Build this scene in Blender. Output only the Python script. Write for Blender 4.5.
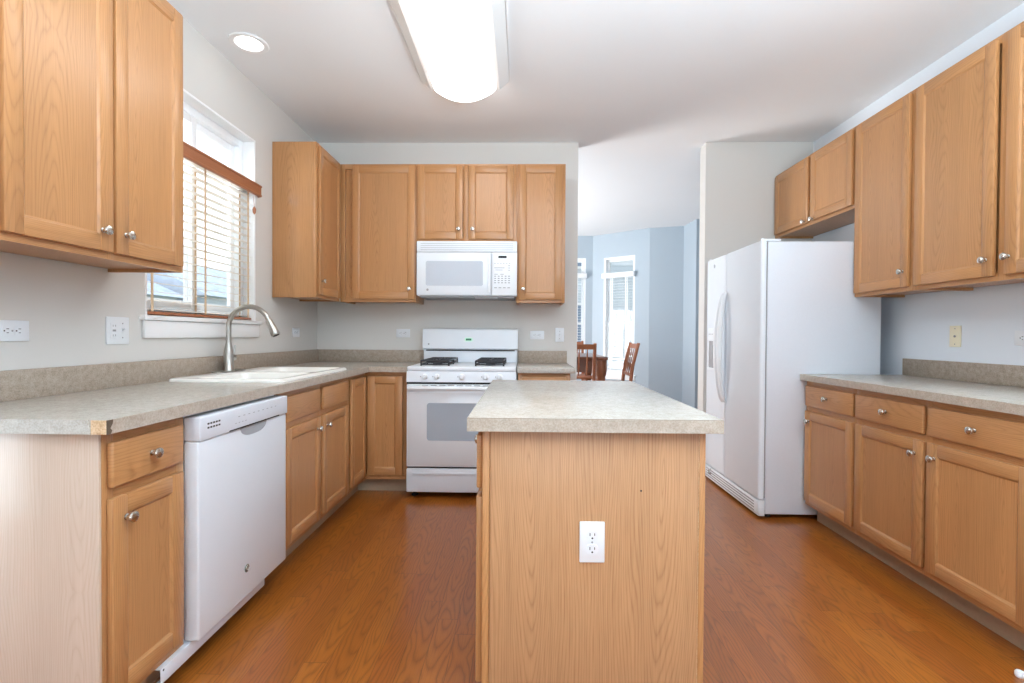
import bpy, bmesh, math, random
from mathutils import Vector, Matrix

# ------------------------------------------------------------------ camera, light, exposure
C = bpy.context.scene
for o in list(bpy.data.objects):
    bpy.data.objects.remove(o)
COL = C.collection
H = 1.135
cam_d = bpy.data.cameras.new('camera')
cam_d.sensor_fit = 'HORIZONTAL'; cam_d.sensor_width = 36.0
cam_d.lens = 491.99 / 1024 * 36.0
cam_d.clip_start = 0.02
cam = bpy.data.objects.new('camera', cam_d); COL.objects.link(cam)
yaw, pitch, roll = 0.0210, -0.0128, -0.0064
fw = Vector((-math.sin(yaw) * math.cos(pitch), math.cos(yaw) * math.cos(pitch), math.sin(pitch)))
rt = Vector((math.cos(yaw), math.sin(yaw), 0)); up = rt.cross(fw)
rt2 = rt * math.cos(roll) - up * math.sin(roll); up2 = up * math.cos(roll) + rt * math.sin(roll)
cam.matrix_world = Matrix(((rt2.x, up2.x, -fw.x, 0), (rt2.y, up2.y, -fw.y, 0), (rt2.z, up2.z, -fw.z, H), (0, 0, 0, 1)))
C.camera = cam

W = bpy.data.worlds.new('sky'); C.world = W; W.use_nodes = True
_n = W.node_tree.nodes; _l = W.node_tree.links
bg = _n['Background']
_tc = _n.new('ShaderNodeTexCoord'); _sx = _n.new('ShaderNodeSeparateXYZ'); _rp = _n.new('ShaderNodeValToRGB')
_l.new(_tc.outputs['Generated'], _sx.inputs[0]); _l.new(_sx.outputs['Z'], _rp.inputs[0]); _l.new(_rp.outputs[0], bg.inputs[0])
_rp.color_ramp.elements[0].position = 0.0; _rp.color_ramp.elements[0].color = (0.92, 0.96, 1.0, 1)
_rp.color_ramp.elements[1].position = 0.8; _rp.color_ramp.elements[1].color = (0.66, 0.83, 1.0, 1)
bg.inputs[1].default_value = 1.7

def area(name, loc, target, sx, sy, power, col=(1, 1, 1)):
    d = bpy.data.lights.new(name, 'AREA'); d.shape = 'RECTANGLE'; d.size = sx; d.size_y = sy
    d.energy = power; d.color = col
    o = bpy.data.objects.new(name, d); COL.objects.link(o); o.location = loc
    o.rotation_euler = (Vector(target) - Vector(loc)).to_track_quat('-Z', 'Y').to_euler()
    return o
# daylight through the glass, then a fill lamp added behind the camera
area('daylight_rear_window', (-0.2, -4.8, 1.3), (-0.2, 0.6, 2.2), 4.4, 1.9, 62, (0.73, 0.89, 1.0))
area('daylight_patio_door', (-4.8, -1.4, 1.1), (0, -0.2, 1.6), 2.6, 2.1, 80, (0.70, 0.88, 1.0))
area('daylight_dining_side', (-2.0, 6.0, 1.0), (0.6, 5.9, 2.7), 1.8, 1.8, 215, (0.96, 0.98, 1.0))
area('daylight_sink_window', (-2.35, 2.6, 2.25), (1.9, 2.75, 1.2), 1.5, 0.9, 42, (0.80, 0.91, 1.0))
area('ceiling_fill', (0.65, -0.2, 1.45), (0.68, -0.15, 2.9), 1.4, 1.2, 250, (0.73, 0.89, 1.0))  # added fill lamp, out of view, aimed up to brighten the ceiling

C.view_settings.view_transform = 'Standard'
C.view_settings.look = 'None'
C.view_settings.gamma = 1.0
C.view_settings.use_curve_mapping = False
C.view_settings.exposure = 0.06
C.cycles.max_bounces = 10
C.cycles.diffuse_bounces = 6
C.cycles.transparent_max_bounces = 24
C.cycles.sample_clamp_indirect = 6.0
C.cycles.caustics_reflective = False; C.cycles.caustics_refractive = False

# ------------------------------------------------------------------ materials
def srgb(r, g, b):
    f = lambda c: (c / 255) / 12.92 if c / 255 <= .04045 else ((c / 255 + .055) / 1.055) ** 2.4
    return (f(r), f(g), f(b), 1)

class N:
    def __init__(s, name):
        s.m = bpy.data.materials.new(name); s.m.use_nodes = True
        s.t = s.m.node_tree; s.n = s.t.nodes; s.l = s.t.links
        s.b = s.n['Principled BSDF']
    def put(s, sock, v):
        if isinstance(v, bpy.types.NodeSocket): s.l.new(v, sock)
        elif v is not None: sock.default_value = v
    def math(s, op, a, b=None, c=None, clamp=False):
        k = s.n.new('ShaderNodeMath'); k.operation = op; k.use_clamp = clamp
        s.put(k.inputs[0], a); s.put(k.inputs[1], b); s.put(k.inputs[2], c)
        return k.outputs[0]
    def obj(s):
        k = s.n.new('ShaderNodeTexCoord'); return k.outputs['Object']
    def sep(s, v):
        k = s.n.new('ShaderNodeSeparateXYZ'); s.put(k.inputs[0], v); return k.outputs
    def comb(s, x, y, z):
        k = s.n.new('ShaderNodeCombineXYZ')
        for i, v in enumerate((x, y, z)): s.put(k.inputs[i], v)
        return k.outputs[0]
    def noise(s, vec, scale, detail=3, rough=.5, out='Fac'):
        k = s.n.new('ShaderNodeTexNoise'); s.put(k.inputs['Vector'], vec)
        k.inputs['Scale'].default_value = scale; k.inputs['Detail'].default_value = detail; k.inputs['Roughness'].default_value = rough
        return k.outputs[out]
    def ramp(s, f, stops):
        k = s.n.new('ShaderNodeValToRGB'); s.put(k.inputs[0], f)
        e = k.color_ramp.elements
        while len(e) < len(stops): e.new(.5)
        for q, (p, c) in zip(e, stops): q.position = p; q.color = c
        return k.outputs[0]
    def mix(s, f, a, b, mode='MIX'):
        k = s.n.new('ShaderNodeMix'); k.data_type = 'RGBA'; k.blend_type = mode
        s.put(k.inputs[0], f); s.put(k.inputs[6], a); s.put(k.inputs[7], b)
        return k.outputs[2]
    def bump(s, h, strength=.2, dist=.001):
        k = s.n.new('ShaderNodeBump'); k.inputs['Strength'].default_value = strength; k.inputs['Distance'].default_value = dist
        s.put(k.inputs['Height'], h); s.l.new(k.outputs[0], s.b.inputs['Normal'])
    def rand(s):
        return s.n.new('ShaderNodeObjectInfo').outputs['Random']

def plain(name, col, rough=.5, metal=0., noise=.03, emit=None, strength=0., coat=0., spec=.5, scale=14):
    k = N(name)
    n = k.noise(k.obj(), scale, 3)
    f = k.math('MULTIPLY_ADD', n, noise * 2, 1 - noise)
    k.l.new(k.mix(1.0, col, k.comb(f, f, f), 'MULTIPLY'), k.b.inputs['Base Color'])
    k.b.inputs['Roughness'].default_value = rough; k.b.inputs['Metallic'].default_value = metal
    k.b.inputs['Specular IOR Level'].default_value = spec
    k.b.inputs['Coat Weight'].default_value = coat
    if emit:
        k.b.inputs['Emission Color'].default_value = emit; k.b.inputs['Emission Strength'].default_value = strength
    return k.m

def oak(name, vertical=True, light=(187, 135, 87), dark=(134, 86, 46), rough=.34, amt=.55, period=.24, coat=.15):
    k = N(name)
    x, y, z = k.sep(k.obj())
    xy = k.math('ADD', x, y)
    u, v = (xy, z) if vertical else (z, xy)
    r = k.rand()
    u = k.math('MULTIPLY_ADD', r, 7.3, u); v = k.math('MULTIPLY_ADD', r, 13.7, v)
    warp = k.noise(k.comb(k.math('MULTIPLY', u, 6), k.math('MULTIPLY', v, .75), 0), 1.0, 2)
    warp = k.math('SUBTRACT', warp, .5)
    fine = k.noise(k.comb(k.math('MULTIPLY', u, 60), k.math('MULTIPLY', v, 5), 3.1), 1.0, 2)
    u2 = k.math('SUBTRACT', k.math('PINGPONG', u, period), period * .42)
    u2 = k.math('MULTIPLY_ADD', warp, .12, u2)
    v2 = k.math('MULTIPLY', k.math('SUBTRACT', k.math('PINGPONG', v, 1.1), .35), .085)
    rr = k.math('SQRT', k.math('ADD', k.math('MULTIPLY', u2, u2), k.math('MULTIPLY', v2, v2)))
    rr = k.math('MULTIPLY_ADD', fine, .005, rr)
    ring = k.math('FRACT', k.math('MULTIPLY', rr, 150))
    ring = k.math('POWER', k.math('ABSOLUTE', k.math('SUBTRACT', k.math('MULTIPLY', ring, 2), 1)), 3.0)
    pore = k.noise(k.comb(k.math('MULTIPLY', u, 420), k.math('MULTIPLY', v, 9), 0), 1.0, 2, .6)
    pore = k.math('MULTIPLY', k.math('SUBTRACT', pore, .44, clamp=True), 3.0, clamp=True)
    med = k.noise(k.comb(k.math('MULTIPLY', u, 130), k.math('MULTIPLY', v, 2.2), 5), 1.0, 2, .6)
    pore = k.math('ADD', k.math('MULTIPLY', pore, .7), k.math('MULTIPLY', k.math('SUBTRACT', med, .46, clamp=True), 2.2))
    big = k.noise(k.comb(k.math('MULTIPLY', u, 11), k.math('MULTIPLY', v, .7), 9), 1.0, 2)
    f = k.math('MULTIPLY', k.math('MULTIPLY_ADD', ring, .55, k.math('MULTIPLY', pore, .62)), amt, clamp=True)
    L, D = srgb(*light), srgb(*dark)
    base = k.mix(f, L, D)
    g = k.math('MULTIPLY_ADD', big, .26, .87)
    rnd = k.math('MULTIPLY_ADD', r, .08, .96)
    g = k.math('MULTIPLY', g, rnd)
    k.l.new(k.mix(1.0, base, k.comb(g, g, g), 'MULTIPLY'), k.b.inputs['Base Color'])
    k.b.inputs['Roughness'].default_value = rough
    k.b.inputs['Coat Weight'].default_value = coat; k.b.inputs['Coat Roughness'].default_value = .22
    k.bump(k.math('MULTIPLY', f, -1), .12, .0006)
    return k.m

def laminate(name, a, b, c, rough=.22):
    k = N(name)
    co = k.obj()
    n1 = k.noise(co, 210, 4, .65); n2 = k.noise(co, 48, 4, .6)
    f = k.math('ADD', k.math('MULTIPLY', n1, .6), k.math('MULTIPLY', n2, .4))
    col = k.ramp(f, [(.38, srgb(*b)), (.5, srgb(*a)), (.64, srgb(*c))])
    k.l.new(col, k.b.inputs['Base Color']); k.b.inputs['Roughness'].default_value = rough
    return k.m

def planks(name):
    k = N(name)
    x, y, z = k.sep(k.obj())
    PW, PL = .083, 1.05
    row = k.math('FLOOR', k.math('DIVIDE', x, PW))
    wn = k.n.new('ShaderNodeTexWhiteNoise'); wn.noise_dimensions = '1D'; k.l.new(row, wn.inputs['W'])
    ys = k.math('MULTIPLY_ADD', wn.outputs['Value'], 7.7, y)
    colm = k.math('FLOOR', k.math('DIVIDE', ys, PL))
    w2 = k.n.new('ShaderNodeTexWhiteNoise'); w2.noise_dimensions = '2D'; k.l.new(k.comb(row, colm, 0), w2.inputs['Vector'])
    rnd = w2.outputs['Value']
    fx = k.math('ABSOLUTE', k.math('SUBTRACT', k.math('FRACT', k.math('DIVIDE', x, PW)), .5))
    fy = k.math('ABSOLUTE', k.math('SUBTRACT', k.math('FRACT', k.math('DIVIDE', ys, PL)), .5))
    gap = k.math('MAXIMUM', k.math('GREATER_THAN', fx, .488), k.math('GREATER_THAN', fy, .4988))
    # grain
    u = k.math('MULTIPLY', k.math('SUBTRACT', k.math('FRACT', k.math('DIVIDE', x, PW)), .5), PW)
    u = k.math('ADD', u, k.math('MULTIPLY', k.math('SUBTRACT', rnd, .5), .06))
    v = k.math('MULTIPLY_ADD', rnd, 31.0, y)
    warp = k.math('SUBTRACT', k.noise(k.comb(k.math('MULTIPLY', x, 9), k.math('MULTIPLY', v, 2.6), k.math('MULTIPLY', rnd, 40)), 1.0, 3), .5)
    u2 = k.math('MULTIPLY_ADD', warp, .085, u)
    v2 = k.math('MULTIPLY', k.math('SUBTRACT', k.math('PINGPONG', v, .8), .3), .1)
    rr = k.math('SQRT', k.math('ADD', k.math('MULTIPLY', u2, u2), k.math('MULTIPLY', v2, v2)))
    ring = k.math('FRACT', k.math('MULTIPLY', rr, 88))
    ring = k.math('POWER', k.math('ABSOLUTE', k.math('SUBTRACT', k.math('MULTIPLY', ring, 2), 1)), 2.5)
    pore = k.noise(k.comb(k.math('MULTIPLY', x, 380), k.math('MULTIPLY', v, 9), 0), 1.0, 2, .6)
    pore = k.math('MULTIPLY', k.math('SUBTRACT', pore, .45, clamp=True), 3.0, clamp=True)
    f = k.math('MULTIPLY', k.math('MULTIPLY_ADD', ring, .75, k.math('MULTIPLY', pore, .5)), .62, clamp=True)
    base = k.ramp(rnd, [(0, srgb(142, 78, 26)), (.35, srgb(154, 88, 30)), (.7, srgb(164, 96, 34)), (1, srgb(148, 80, 28))])
    col = k.mix(f, base, srgb(84, 42, 15))
    col = k.mix(k.math('MULTIPLY', gap, .55), col, srgb(58, 30, 16))
    k.l.new(col, k.b.inputs['Base Color'])
    k.b.inputs['Roughness'].default_value = .3
    k.b.inputs['Coat Weight'].default_value = .25; k.b.inputs['Coat Roughness'].default_value = .14
    k.bump(k.math('ADD', k.math('MULTIPLY', f, -.4), k.math('MULTIPLY', gap, -1)), .2, .0008)
    return k.m

def wallpaint(name, col, rough=.7):
    k = N(name)
    n = k.noise(k.obj(), 260, 3)
    m = k.noise(k.obj(), 1.3, 2)
    f = k.math('MULTIPLY_ADD', m, .05, .975)
    k.l.new(k.mix(1.0, col, k.comb(f, f, f), 'MULTIPLY'), k.b.inputs['Base Color'])
    k.b.inputs['Roughness'].default_value = rough
    k.bump(n, .08, .0006)
    return k.m

def glass(name, tint=(1, 1, 1, 1), gloss=.06):
    k = N(name)
    t = k.n.new('ShaderNodeBsdfTransparent'); t.inputs[0].default_value = tint
    g = k.n.new('ShaderNodeBsdfGlossy'); g.inputs['Roughness'].default_value = .03
    mx = k.n.new('ShaderNodeMixShader'); mx.inputs[0].default_value = gloss
    k.l.new(t.outputs[0], mx.inputs[1]); k.l.new(g.outputs[0], mx.inputs[2])
    k.l.new(mx.outputs[0], k.n['Material Output'].inputs['Surface'])
    return k.m

def siding(name, col, pitch=.13):
    k = N(name)
    x, y, z = k.sep(k.obj())
    f = k.math('FRACT', k.math('DIVIDE', z, pitch))
    ln = k.math('LESS_THAN', f, .09)
    n = k.noise(k.obj(), 3, 2)
    c = k.mix(k.math('MULTIPLY', ln, .35), col, (col[0] * .5, col[1] * .5, col[2] * .5, 1))
    k.l.new(k.mix(k.math('MULTIPLY', n, .12), c, (1, 1, 1, 1)), k.b.inputs['Base Color'])
    k.b.inputs['Roughness'].default_value = .7
    return k.m

def shingles(name, col):
    k = N(name)
    n = k.noise(k.obj(), 30, 3); m = k.noise(k.obj(), 2, 2)
    f = k.math('MULTIPLY_ADD', k.math('MULTIPLY', n, m), 1.2, .7)
    k.l.new(k.mix(1.0, col, k.comb(f, f, f), 'MULTIPLY'), k.b.inputs['Base Color']); k.b.inputs['Roughness'].default_value = .9
    return k.m

M = dict(
    oak=oak('honey_oak_vertical'), oakh=oak('honey_oak_horizontal', False),
    oak_end=oak('oak_veneer_end', True, (190, 144, 103), (136, 90, 56), .36, .7, .31, .1),
    oak_glare=oak('glare_oak_veneer', True, (206, 184, 166), (182, 154, 132), .2, .5, .2, .55),  # oak washed pale: window glare put into the end panel's colour
    kick=plain('toe_kick_vinyl', srgb(166, 142, 118), .55, noise=.12, scale=40),
    floor=planks('hardwood_planks'),
    lam=laminate('counter_laminate', (180, 173, 163), (166, 158, 147), (192, 186, 177)),
    lam_edge=laminate('counter_edge_laminate', (176, 163, 148), (162, 148, 132), (190, 179, 165), .45),
    lam_splash=laminate('backsplash_laminate', (158, 143, 128), (136, 121, 106), (174, 160, 146), .5),
    seam=plain('laminate_seam', srgb(128, 112, 96), .6),
    chip=laminate('particleboard', (210, 180, 144), (182, 146, 108), (224, 200, 168), .9),
    chipdark=plain('broken_core', srgb(92, 76, 62), .9, noise=.25, scale=160),
    wall=wallpaint('warm_grey_paint', srgb(212, 209, 204)),
    wall_daylit=wallpaint('daylit_grey_paint', srgb(226, 232, 239)),  # kitchen grey made paler and bluer: daylight put into the right wall's colour
    wall_blue=wallpaint('pale_blue_paint', srgb(180, 193, 203)),
    ceil=wallpaint('ceiling_white_paint', srgb(236, 237, 238), .8),
    trim=plain('white_trim_paint', srgb(240, 240, 240), .35, noise=.01),
    white=plain('white_enamel', srgb(226, 231, 237), .3, noise=.012, coat=.25),
    whitem=plain('white_textured_steel', srgb(218, 222, 229), .42, noise=.02, scale=90),
    plastic=plain('white_plastic', srgb(232, 236, 240), .4, noise=.012),
    cream=plain('cream_plastic', srgb(238, 228, 200), .4, noise=.012),
    vinyl=plain('window_vinyl', srgb(242, 244, 246), .35, noise=.01),
    slot=plain('dark_slot', srgb(52, 48, 44), .7),
    gap=plain('black_gap', srgb(28, 28, 30), .7),
    gasket=plain('grey_gasket', srgb(150, 150, 152), .6),
    nickel=plain('satin_nickel', srgb(206, 202, 194), .26, 1.0, noise=.03),
    steel=plain('brushed_steel', srgb(176, 172, 165), .3, 1.0, noise=.05, scale=60),
    iron=plain('cast_iron', srgb(42, 43, 48), .55, noise=.1, scale=80),
    sink=plain('white_sink_enamel', srgb(244, 242, 236), .18, noise=.01, coat=.3),
    lens=plain('lit_acrylic_lens', srgb(250, 250, 248), .5, noise=.005, emit=(1, .985, .96, 1), strength=6.5),
    bulb=plain('lit_can_bulb', srgb(255, 250, 240), .5, noise=.005, emit=(1, .95, .88, 1), strength=5.0),
    fixtrim=plain('fixture_white_trim', srgb(236, 236, 234), .4, noise=.01),
    glass=glass('window_glass'),
    ovenglass=plain('oven_window_glass', srgb(152, 159, 168), .1, noise=.02, coat=.5),
    doorglass=plain('oven_door_glass', srgb(222, 224, 228), .08, noise=.01, coat=.5),
    microglass=plain('microwave_window_mesh', srgb(188, 194, 203), .2, noise=.05, scale=200),
    print=plain('grey_print', srgb(158, 160, 164), .5),
    display=plain('black_display', srgb(30, 34, 36), .15),
    greend=plain('green_clock_display', srgb(30, 92, 62), .3, emit=(.05, .45, .22, 1), strength=.12),
    mint=plain('mint_clock_halo', srgb(190, 232, 210), .3, emit=(.45, .9, .65, 1), strength=.18),  # green halo of the lit display, made as a glowing rim
    valance=oak('walnut_stained_valance', False, (166, 104, 70), (124, 72, 46), .35, .4),
    slat=plain('cream_blind_slat', srgb(236, 228, 218), .4, noise=.03),
    tape=plain('tan_ladder_tape', srgb(214, 186, 154), .8, noise=.05),
    wslat=plain('white_blind_slat', srgb(244, 246, 248), .4, noise=.01),
    table=oak('dark_cherry_table', False, (112, 66, 44), (74, 40, 26), .3, .45),
    tableleg=oak('dark_cherry_leg', True, (136, 82, 52), (94, 52, 32), .3, .45),
    chair=oak('cherry_chair', True, (164, 98, 62), (118, 64, 38), .35, .4),
    badge=plain('dark_badge', srgb(72, 66, 58), .3, .6), badgering=plain('badge_silver', srgb(200, 198, 190), .25, 1.0),
    siding=siding('pale_house_siding', srgb(200, 208, 216)),
    siding2=siding('blue_grey_siding', srgb(216, 224, 234)),
    shingle=shingles('grey_roof_shingles', srgb(214, 221, 232)),
    houseglass=plain('house_window_glass', srgb(120, 140, 165), .1),
    lawn=shingles('winter_lawn', srgb(150, 152, 120)),
    carpet=plain('beige_plain_floor', srgb(190, 178, 160), .9, noise=.08, scale=200),
    rubber=plain('black_rubber', srgb(40, 40, 42), .7),
)

# ------------------------------------------------------------------ geometry helpers
class B:
    def __init__(s): s.bm = bmesh.new()
    def _mi(s, faces, mi):
        for f in faces: f.material_index = mi
    def box(s, x0, x1, y0, y1, z0, z1, bev=0., mi=0, seg=2):
        if x1 < x0: x0, x1 = x1, x0
        if y1 < y0: y0, y1 = y1, y0
        if z1 < z0: z0, z1 = z1, z0
        r = bmesh.ops.create_cube(s.bm, size=1.0)
        vs = r['verts']
        for v in vs:
            v.co = Vector(((x0 + x1) / 2 + v.co.x * (x1 - x0), (y0 + y1) / 2 + v.co.y * (y1 - y0), (z0 + z1) / 2 + v.co.z * (z1 - z0)))
        fs = set(f for v in vs for f in v.link_faces); s._mi(fs, mi)
        if bev > 0:
            bev = min(bev, .45 * min(x1 - x0, y1 - y0, z1 - z0))
            es = list(set(e for v in vs for e in v.link_edges))
            q = bmesh.ops.bevel(s.bm, geom=es, offset=bev, segments=seg, profile=.5, affect='EDGES')
            s._mi(q['faces'], mi)
        return s
    def quad(s, pts, mi=0):
        f = s.bm.faces.new([s.bm.verts.new(p) for p in pts]); f.material_index = mi; return s
    def prism(s, pts, d, mi=0):
        """closed polygon pts (3d list) extruded by vector d"""
        d = Vector(d)
        a = [s.bm.verts.new(p) for p in pts]; b = [s.bm.verts.new(Vector(p) + d) for p in pts]
        fs = [s.bm.faces.new(a), s.bm.faces.new(list(reversed(b)))]
        n = len(a)
        for i in range(n):
            fs.append(s.bm.faces.new((a[i], b[i], b[(i + 1) % n], a[(i + 1) % n])))
        s._mi(fs, mi); bmesh.ops.recalc_face_normals(s.bm, faces=fs)
        return s
    def tube(s, pts, rad, seg=12, mi=0, sx=1.0):
        pts = [Vector(p) for p in pts]
        if not isinstance(rad, (list, tuple)): rad = [rad] * len(pts)
        rings = []; prev = None
        for i, p in enumerate(pts):
            t = (pts[min(i + 1, len(pts) - 1)] - pts[max(i - 1, 0)]).normalized()
            if prev is None:
                a = Vector((0, 0, 1)) if abs(t.z) < .9 else Vector((1, 0, 0))
                nrm = (a - t * a.dot(t)).normalized()
            else:
                nrm = (prev - t * prev.dot(t)).normalized()
            prev = nrm; bi = t.cross(nrm)
            rings.append([s.bm.verts.new(p + (nrm * math.cos(2 * math.pi * k / seg) + bi * sx * math.sin(2 * math.pi * k / seg)) * rad[i]) for k in range(seg)])
        fs = []
        for i in range(len(rings) - 1):
            for k in range(seg):
                fs.append(s.bm.faces.new((rings[i][k], rings[i][(k + 1) % seg], rings[i + 1][(k + 1) % seg], rings[i + 1][k])))
        fs.append(s.bm.faces.new(list(reversed(rings[0])))); fs.append(s.bm.faces.new(rings[-1]))
        s._mi(fs, mi); return s
    def lathe(s, prof, origin=(0, 0, 0), axis=(0, 0, 1), seg=20, mi=0, cap=True):
        """prof: list of (radius, height along the axis)"""
        ax = Vector(axis).normalized(); o = Vector(origin)
        a = Vector((1, 0, 0)) if abs(ax.x) < .9 else Vector((0, 1, 0))
        n = (a - ax * a.dot(ax)).normalized(); b = ax.cross(n)
        rings = []
        for r, h in prof:
            r = max(r, 1e-4)
            rings.append([s.bm.verts.new(o + ax * h + (n * math.cos(2 * math.pi * k / seg) + b * math.sin(2 * math.pi * k / seg)) * r) for k in range(seg)])
        fs = []
        for i in range(len(rings) - 1):
            for k in range(seg):
                fs.append(s.bm.faces.new((rings[i][k], rings[i][(k + 1) % seg], rings[i + 1][(k + 1) % seg], rings[i + 1][k])))
        if cap: fs.append(s.bm.faces.new(list(reversed(rings[0])))); fs.append(s.bm.faces.new(rings[-1]))
        s._mi(fs, mi); return s
    def build(s, name, mats, parent=None, loc=None, ang=35):
        if not isinstance(mats, (list, tuple)): mats = [mats]
        me = bpy.data.meshes.new(name)
        bmesh.ops.recalc_face_normals(s.bm, faces=s.bm.faces[:])
        s.bm.to_mesh(me); s.bm.free()
        for m in mats: me.materials.append(M[m] if isinstance(m, str) else m)
        for p in me.polygons: p.use_smooth = True
        me.set_sharp_from_angle(angle=math.radians(ang))
        o = bpy.data.objects.new(name, me); COL.objects.link(o)
        if parent: o.parent = parent
        if loc: o.location = loc
        return o

def tag(o, label, cat, group=None, kind=None):
    o['label'] = label; o['category'] = cat
    if group: o['group'] = group
    if kind: o['kind'] = kind
    return o
def thing(name, label, cat, loc=(0, 0, 0), rz=0., group=None):
    o = bpy.data.objects.new(name, None); COL.objects.link(o); o.empty_display_size = .05
    o.location = loc; o.rotation_euler = (0, 0, rz)
    return tag(o, label, cat, group)
def struct(o, label=None):
    o['kind'] = 'structure'
    if label: o['label'] = label
    return o
R90 = math.pi / 2

# ------------------------------------------------------------------ room dimensions
XLW, XRW, YB, ZC = -1.706, 2.347, 4.057, 2.715
XWE, XST = 0.449, 1.484           # opening to the dining room
WT = .125
LB, RB = -4.6, XRW                # rear room
# floor, ceiling
f = B().box(-4.75, 3.4, -4.75, 1.235, -.06, 0).box(XLW - WT, 3.4, 1.235, 8.2, -.06, 0).build('floor', 'floor'); struct(f, 'orange brown oak strip floor')
CX, CY, CR = -1.497, 2.665, .075
g = B()
XO = XLW - WT
g.box(-4.75, 3.4, -4.75, 1.235, ZC, ZC + .15)
g.box(XO, 3.4, 1.235, CY - CR, ZC, ZC + .15); g.box(XO, 3.4, CY + CR, 8.3, ZC, ZC + .15)
g.box(XO, CX - CR, CY - CR, CY + CR, ZC, ZC + .15); g.box(CX + CR, 3.4, CY - CR, CY + CR, ZC, ZC + .15)
struct(g.build('ceiling', 'ceil'))

def wall_y(b, x0, x1, y0, y1, holes, z1=ZC):
    """wall along y between x0..x1 with holes (ya, yb, za, zb)"""
    cur = y0
    for ya, yb, za, zb in sorted(holes):
        b.box(x0, x1, cur, ya, 0, z1)
        if za > 0: b.box(x0, x1, ya, yb, 0, za)
        b.box(x0, x1, ya, yb, zb, z1); cur = yb
    b.box(x0, x1, cur, y1, 0, z1)
def wall_x(b, x0, x1, y0, y1, holes, z1=ZC):
    cur = x0
    for xa, xb, za, zb in sorted(holes):
        b.box(cur, xa, y0, y1, 0, z1)
        if za > 0: b.box(xa, xb, y0, y1, 0, za)
        b.box(xa, xb, y0, y1, zb, z1); cur = xb
    b.box(cur, x1, y0, y1, 0, z1)

WY0, WY1, WZ0, WZ1 = 2.19, 3.110, 1.187, 2.36
b = B(); wall_y(b, XLW - WT, XLW, 1.235, YB + WT, [(WY0, WY1, WZ0, WZ1)]); struct(b.build('wall_left', 'wall'))
b = B(); b.box(XLW + .0005, XWE, YB, YB + WT, 0, ZC - .0005); struct(b.build('wall_back', 'wall'))
b = B(); b.box(XST, XRW, YB, YB + WT, 0, ZC - .0005); struct(b.build('wall_stub', 'wall'))
b = B(); b.box(XRW, XRW + WT, -4.6, YB + WT, 0, ZC - .0005); struct(b.build('wall_right', 'wall_daylit'))
# room behind the camera
b = B(); b.box(LB, XLW - WT, 1.235 - WT, 1.2345, 0, ZC - .0005); struct(b.build('wall_family_room', 'wall'))
b = B(); wall_y(b, LB - WT, LB, -4.6, 1.1, [(-2.7, -.1, .05, 2.3)]); struct(b.build('wall_patio', 'wall'))
b = B(); wall_x(b, LB - WT, RB + WT, -4.6 - WT, -4.6, [(-2.4, 2.0, .55, 2.45)]); struct(b.build('wall_rear', 'wall'))
# dining room, bay included
DL = XLW
b = B(); wall_x(b, DL, 1.109, 7.842, 7.842 + WT, [(.44, 1.0, .55, 2.365)]); struct(b.build('wall_dining_back', 'wall_blue'))
b = B(); wall_y(b, DL - WT, DL, YB + WT, 7.842 + WT, [(5.1, 6.9, .6, 2.4)]); struct(b.build('wall_dining_left', 'wall_blue'))

def seg_wall(name, p0, p1, holes=(), mat='wall_blue', t=WT):
    d = Vector((p1[0] - p0[0], p1[1] - p0[1], 0)); L = d.length
    b = B(); wall_x(b, 0, L, 0, t, list(holes))
    o = b.build(name, mat); o.location = (p0[0], p0[1], 0); o.rotation_euler = (0, 0, math.atan2(d.y, d.x))
    return struct(o)
bay = seg_wall('wall_bay', (1.109, 7.842), (1.855, 7.254), [(.200, .720, .55, 2.345)])
seg_wall('wall_bay_return', (1.855, 7.254), (2.305, 7.119))
seg_wall('wall_dining_right', (2.305, 7.119), (2.335, 6.69))
seg_wall('wall_dining_jog', (2.335, 6.69), (2.75, 6.69))
b = B(); b.box(2.75, 2.75 + WT, YB + WT, 6.69 + WT, 0, ZC - .0005); struct(b.build('wall_dining_side', 'wall_blue'))
b = B(); b.box(XRW + WT, 2.75 + WT, YB, YB + WT, 0, ZC - .0005); struct(b.build('wall_dining_front', 'wall_blue'))
# a coat of the dining room's blue on the far sides of the two kitchen walls
b = B(); b.box(DL + .001, XWE - .001, YB + WT, YB + WT + .004, 0, ZC - .001); struct(b.build('trim_4', 'wall_blue'))
b = B(); b.box(XST + .001, 2.75, YB + WT, YB + WT + .004, 0, ZC - .001); struct(b.build('trim_5', 'wall_blue'))

# lawn outside
b = B(); b.box(-40, 40, -30, 45, -.5, -.4); struct(b.build('ground', 'lawn'))

# ------------------------------------------------------------------ window over the sink
XG = XLW - .10
w = bpy.data.objects.new('window_1', None); COL.objects.link(w); w['kind'] = 'structure'; w['label'] = 'white sliding window over the sink'
b = B()   # white jamb liners
t = .012
b.box(XLW - .11, XLW + .001, WY0, WY0 + t, WZ0, WZ1); b.box(XLW - .11, XLW + .001, WY1 - t, WY1, WZ0, WZ1)
b.box(XLW - .11, XLW + .001, WY0 + t, WY1 - t, WZ1 - t, WZ1)
b.build('jamb', 'trim', w)
b = B()
fy0, fy1, fz0, fz1 = WY0 + t, WY1 - t, WZ0 + .03, WZ1 - t
fr = .045
b.box(XG - .025, XG + .03, fy0, fy0 + fr, fz0, fz1, .004); b.box(XG - .025, XG + .03, fy1 - fr, fy1, fz0, fz1, .004)
b.box(XG - .025, XG + .03, fy0 + fr, fy1 - fr, fz0, fz0 + fr, .004); b.box(XG - .025, XG + .03, fy0 + fr, fy1 - fr, fz1 - fr, fz1, .004)
b.build('frame', 'vinyl', w)
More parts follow.
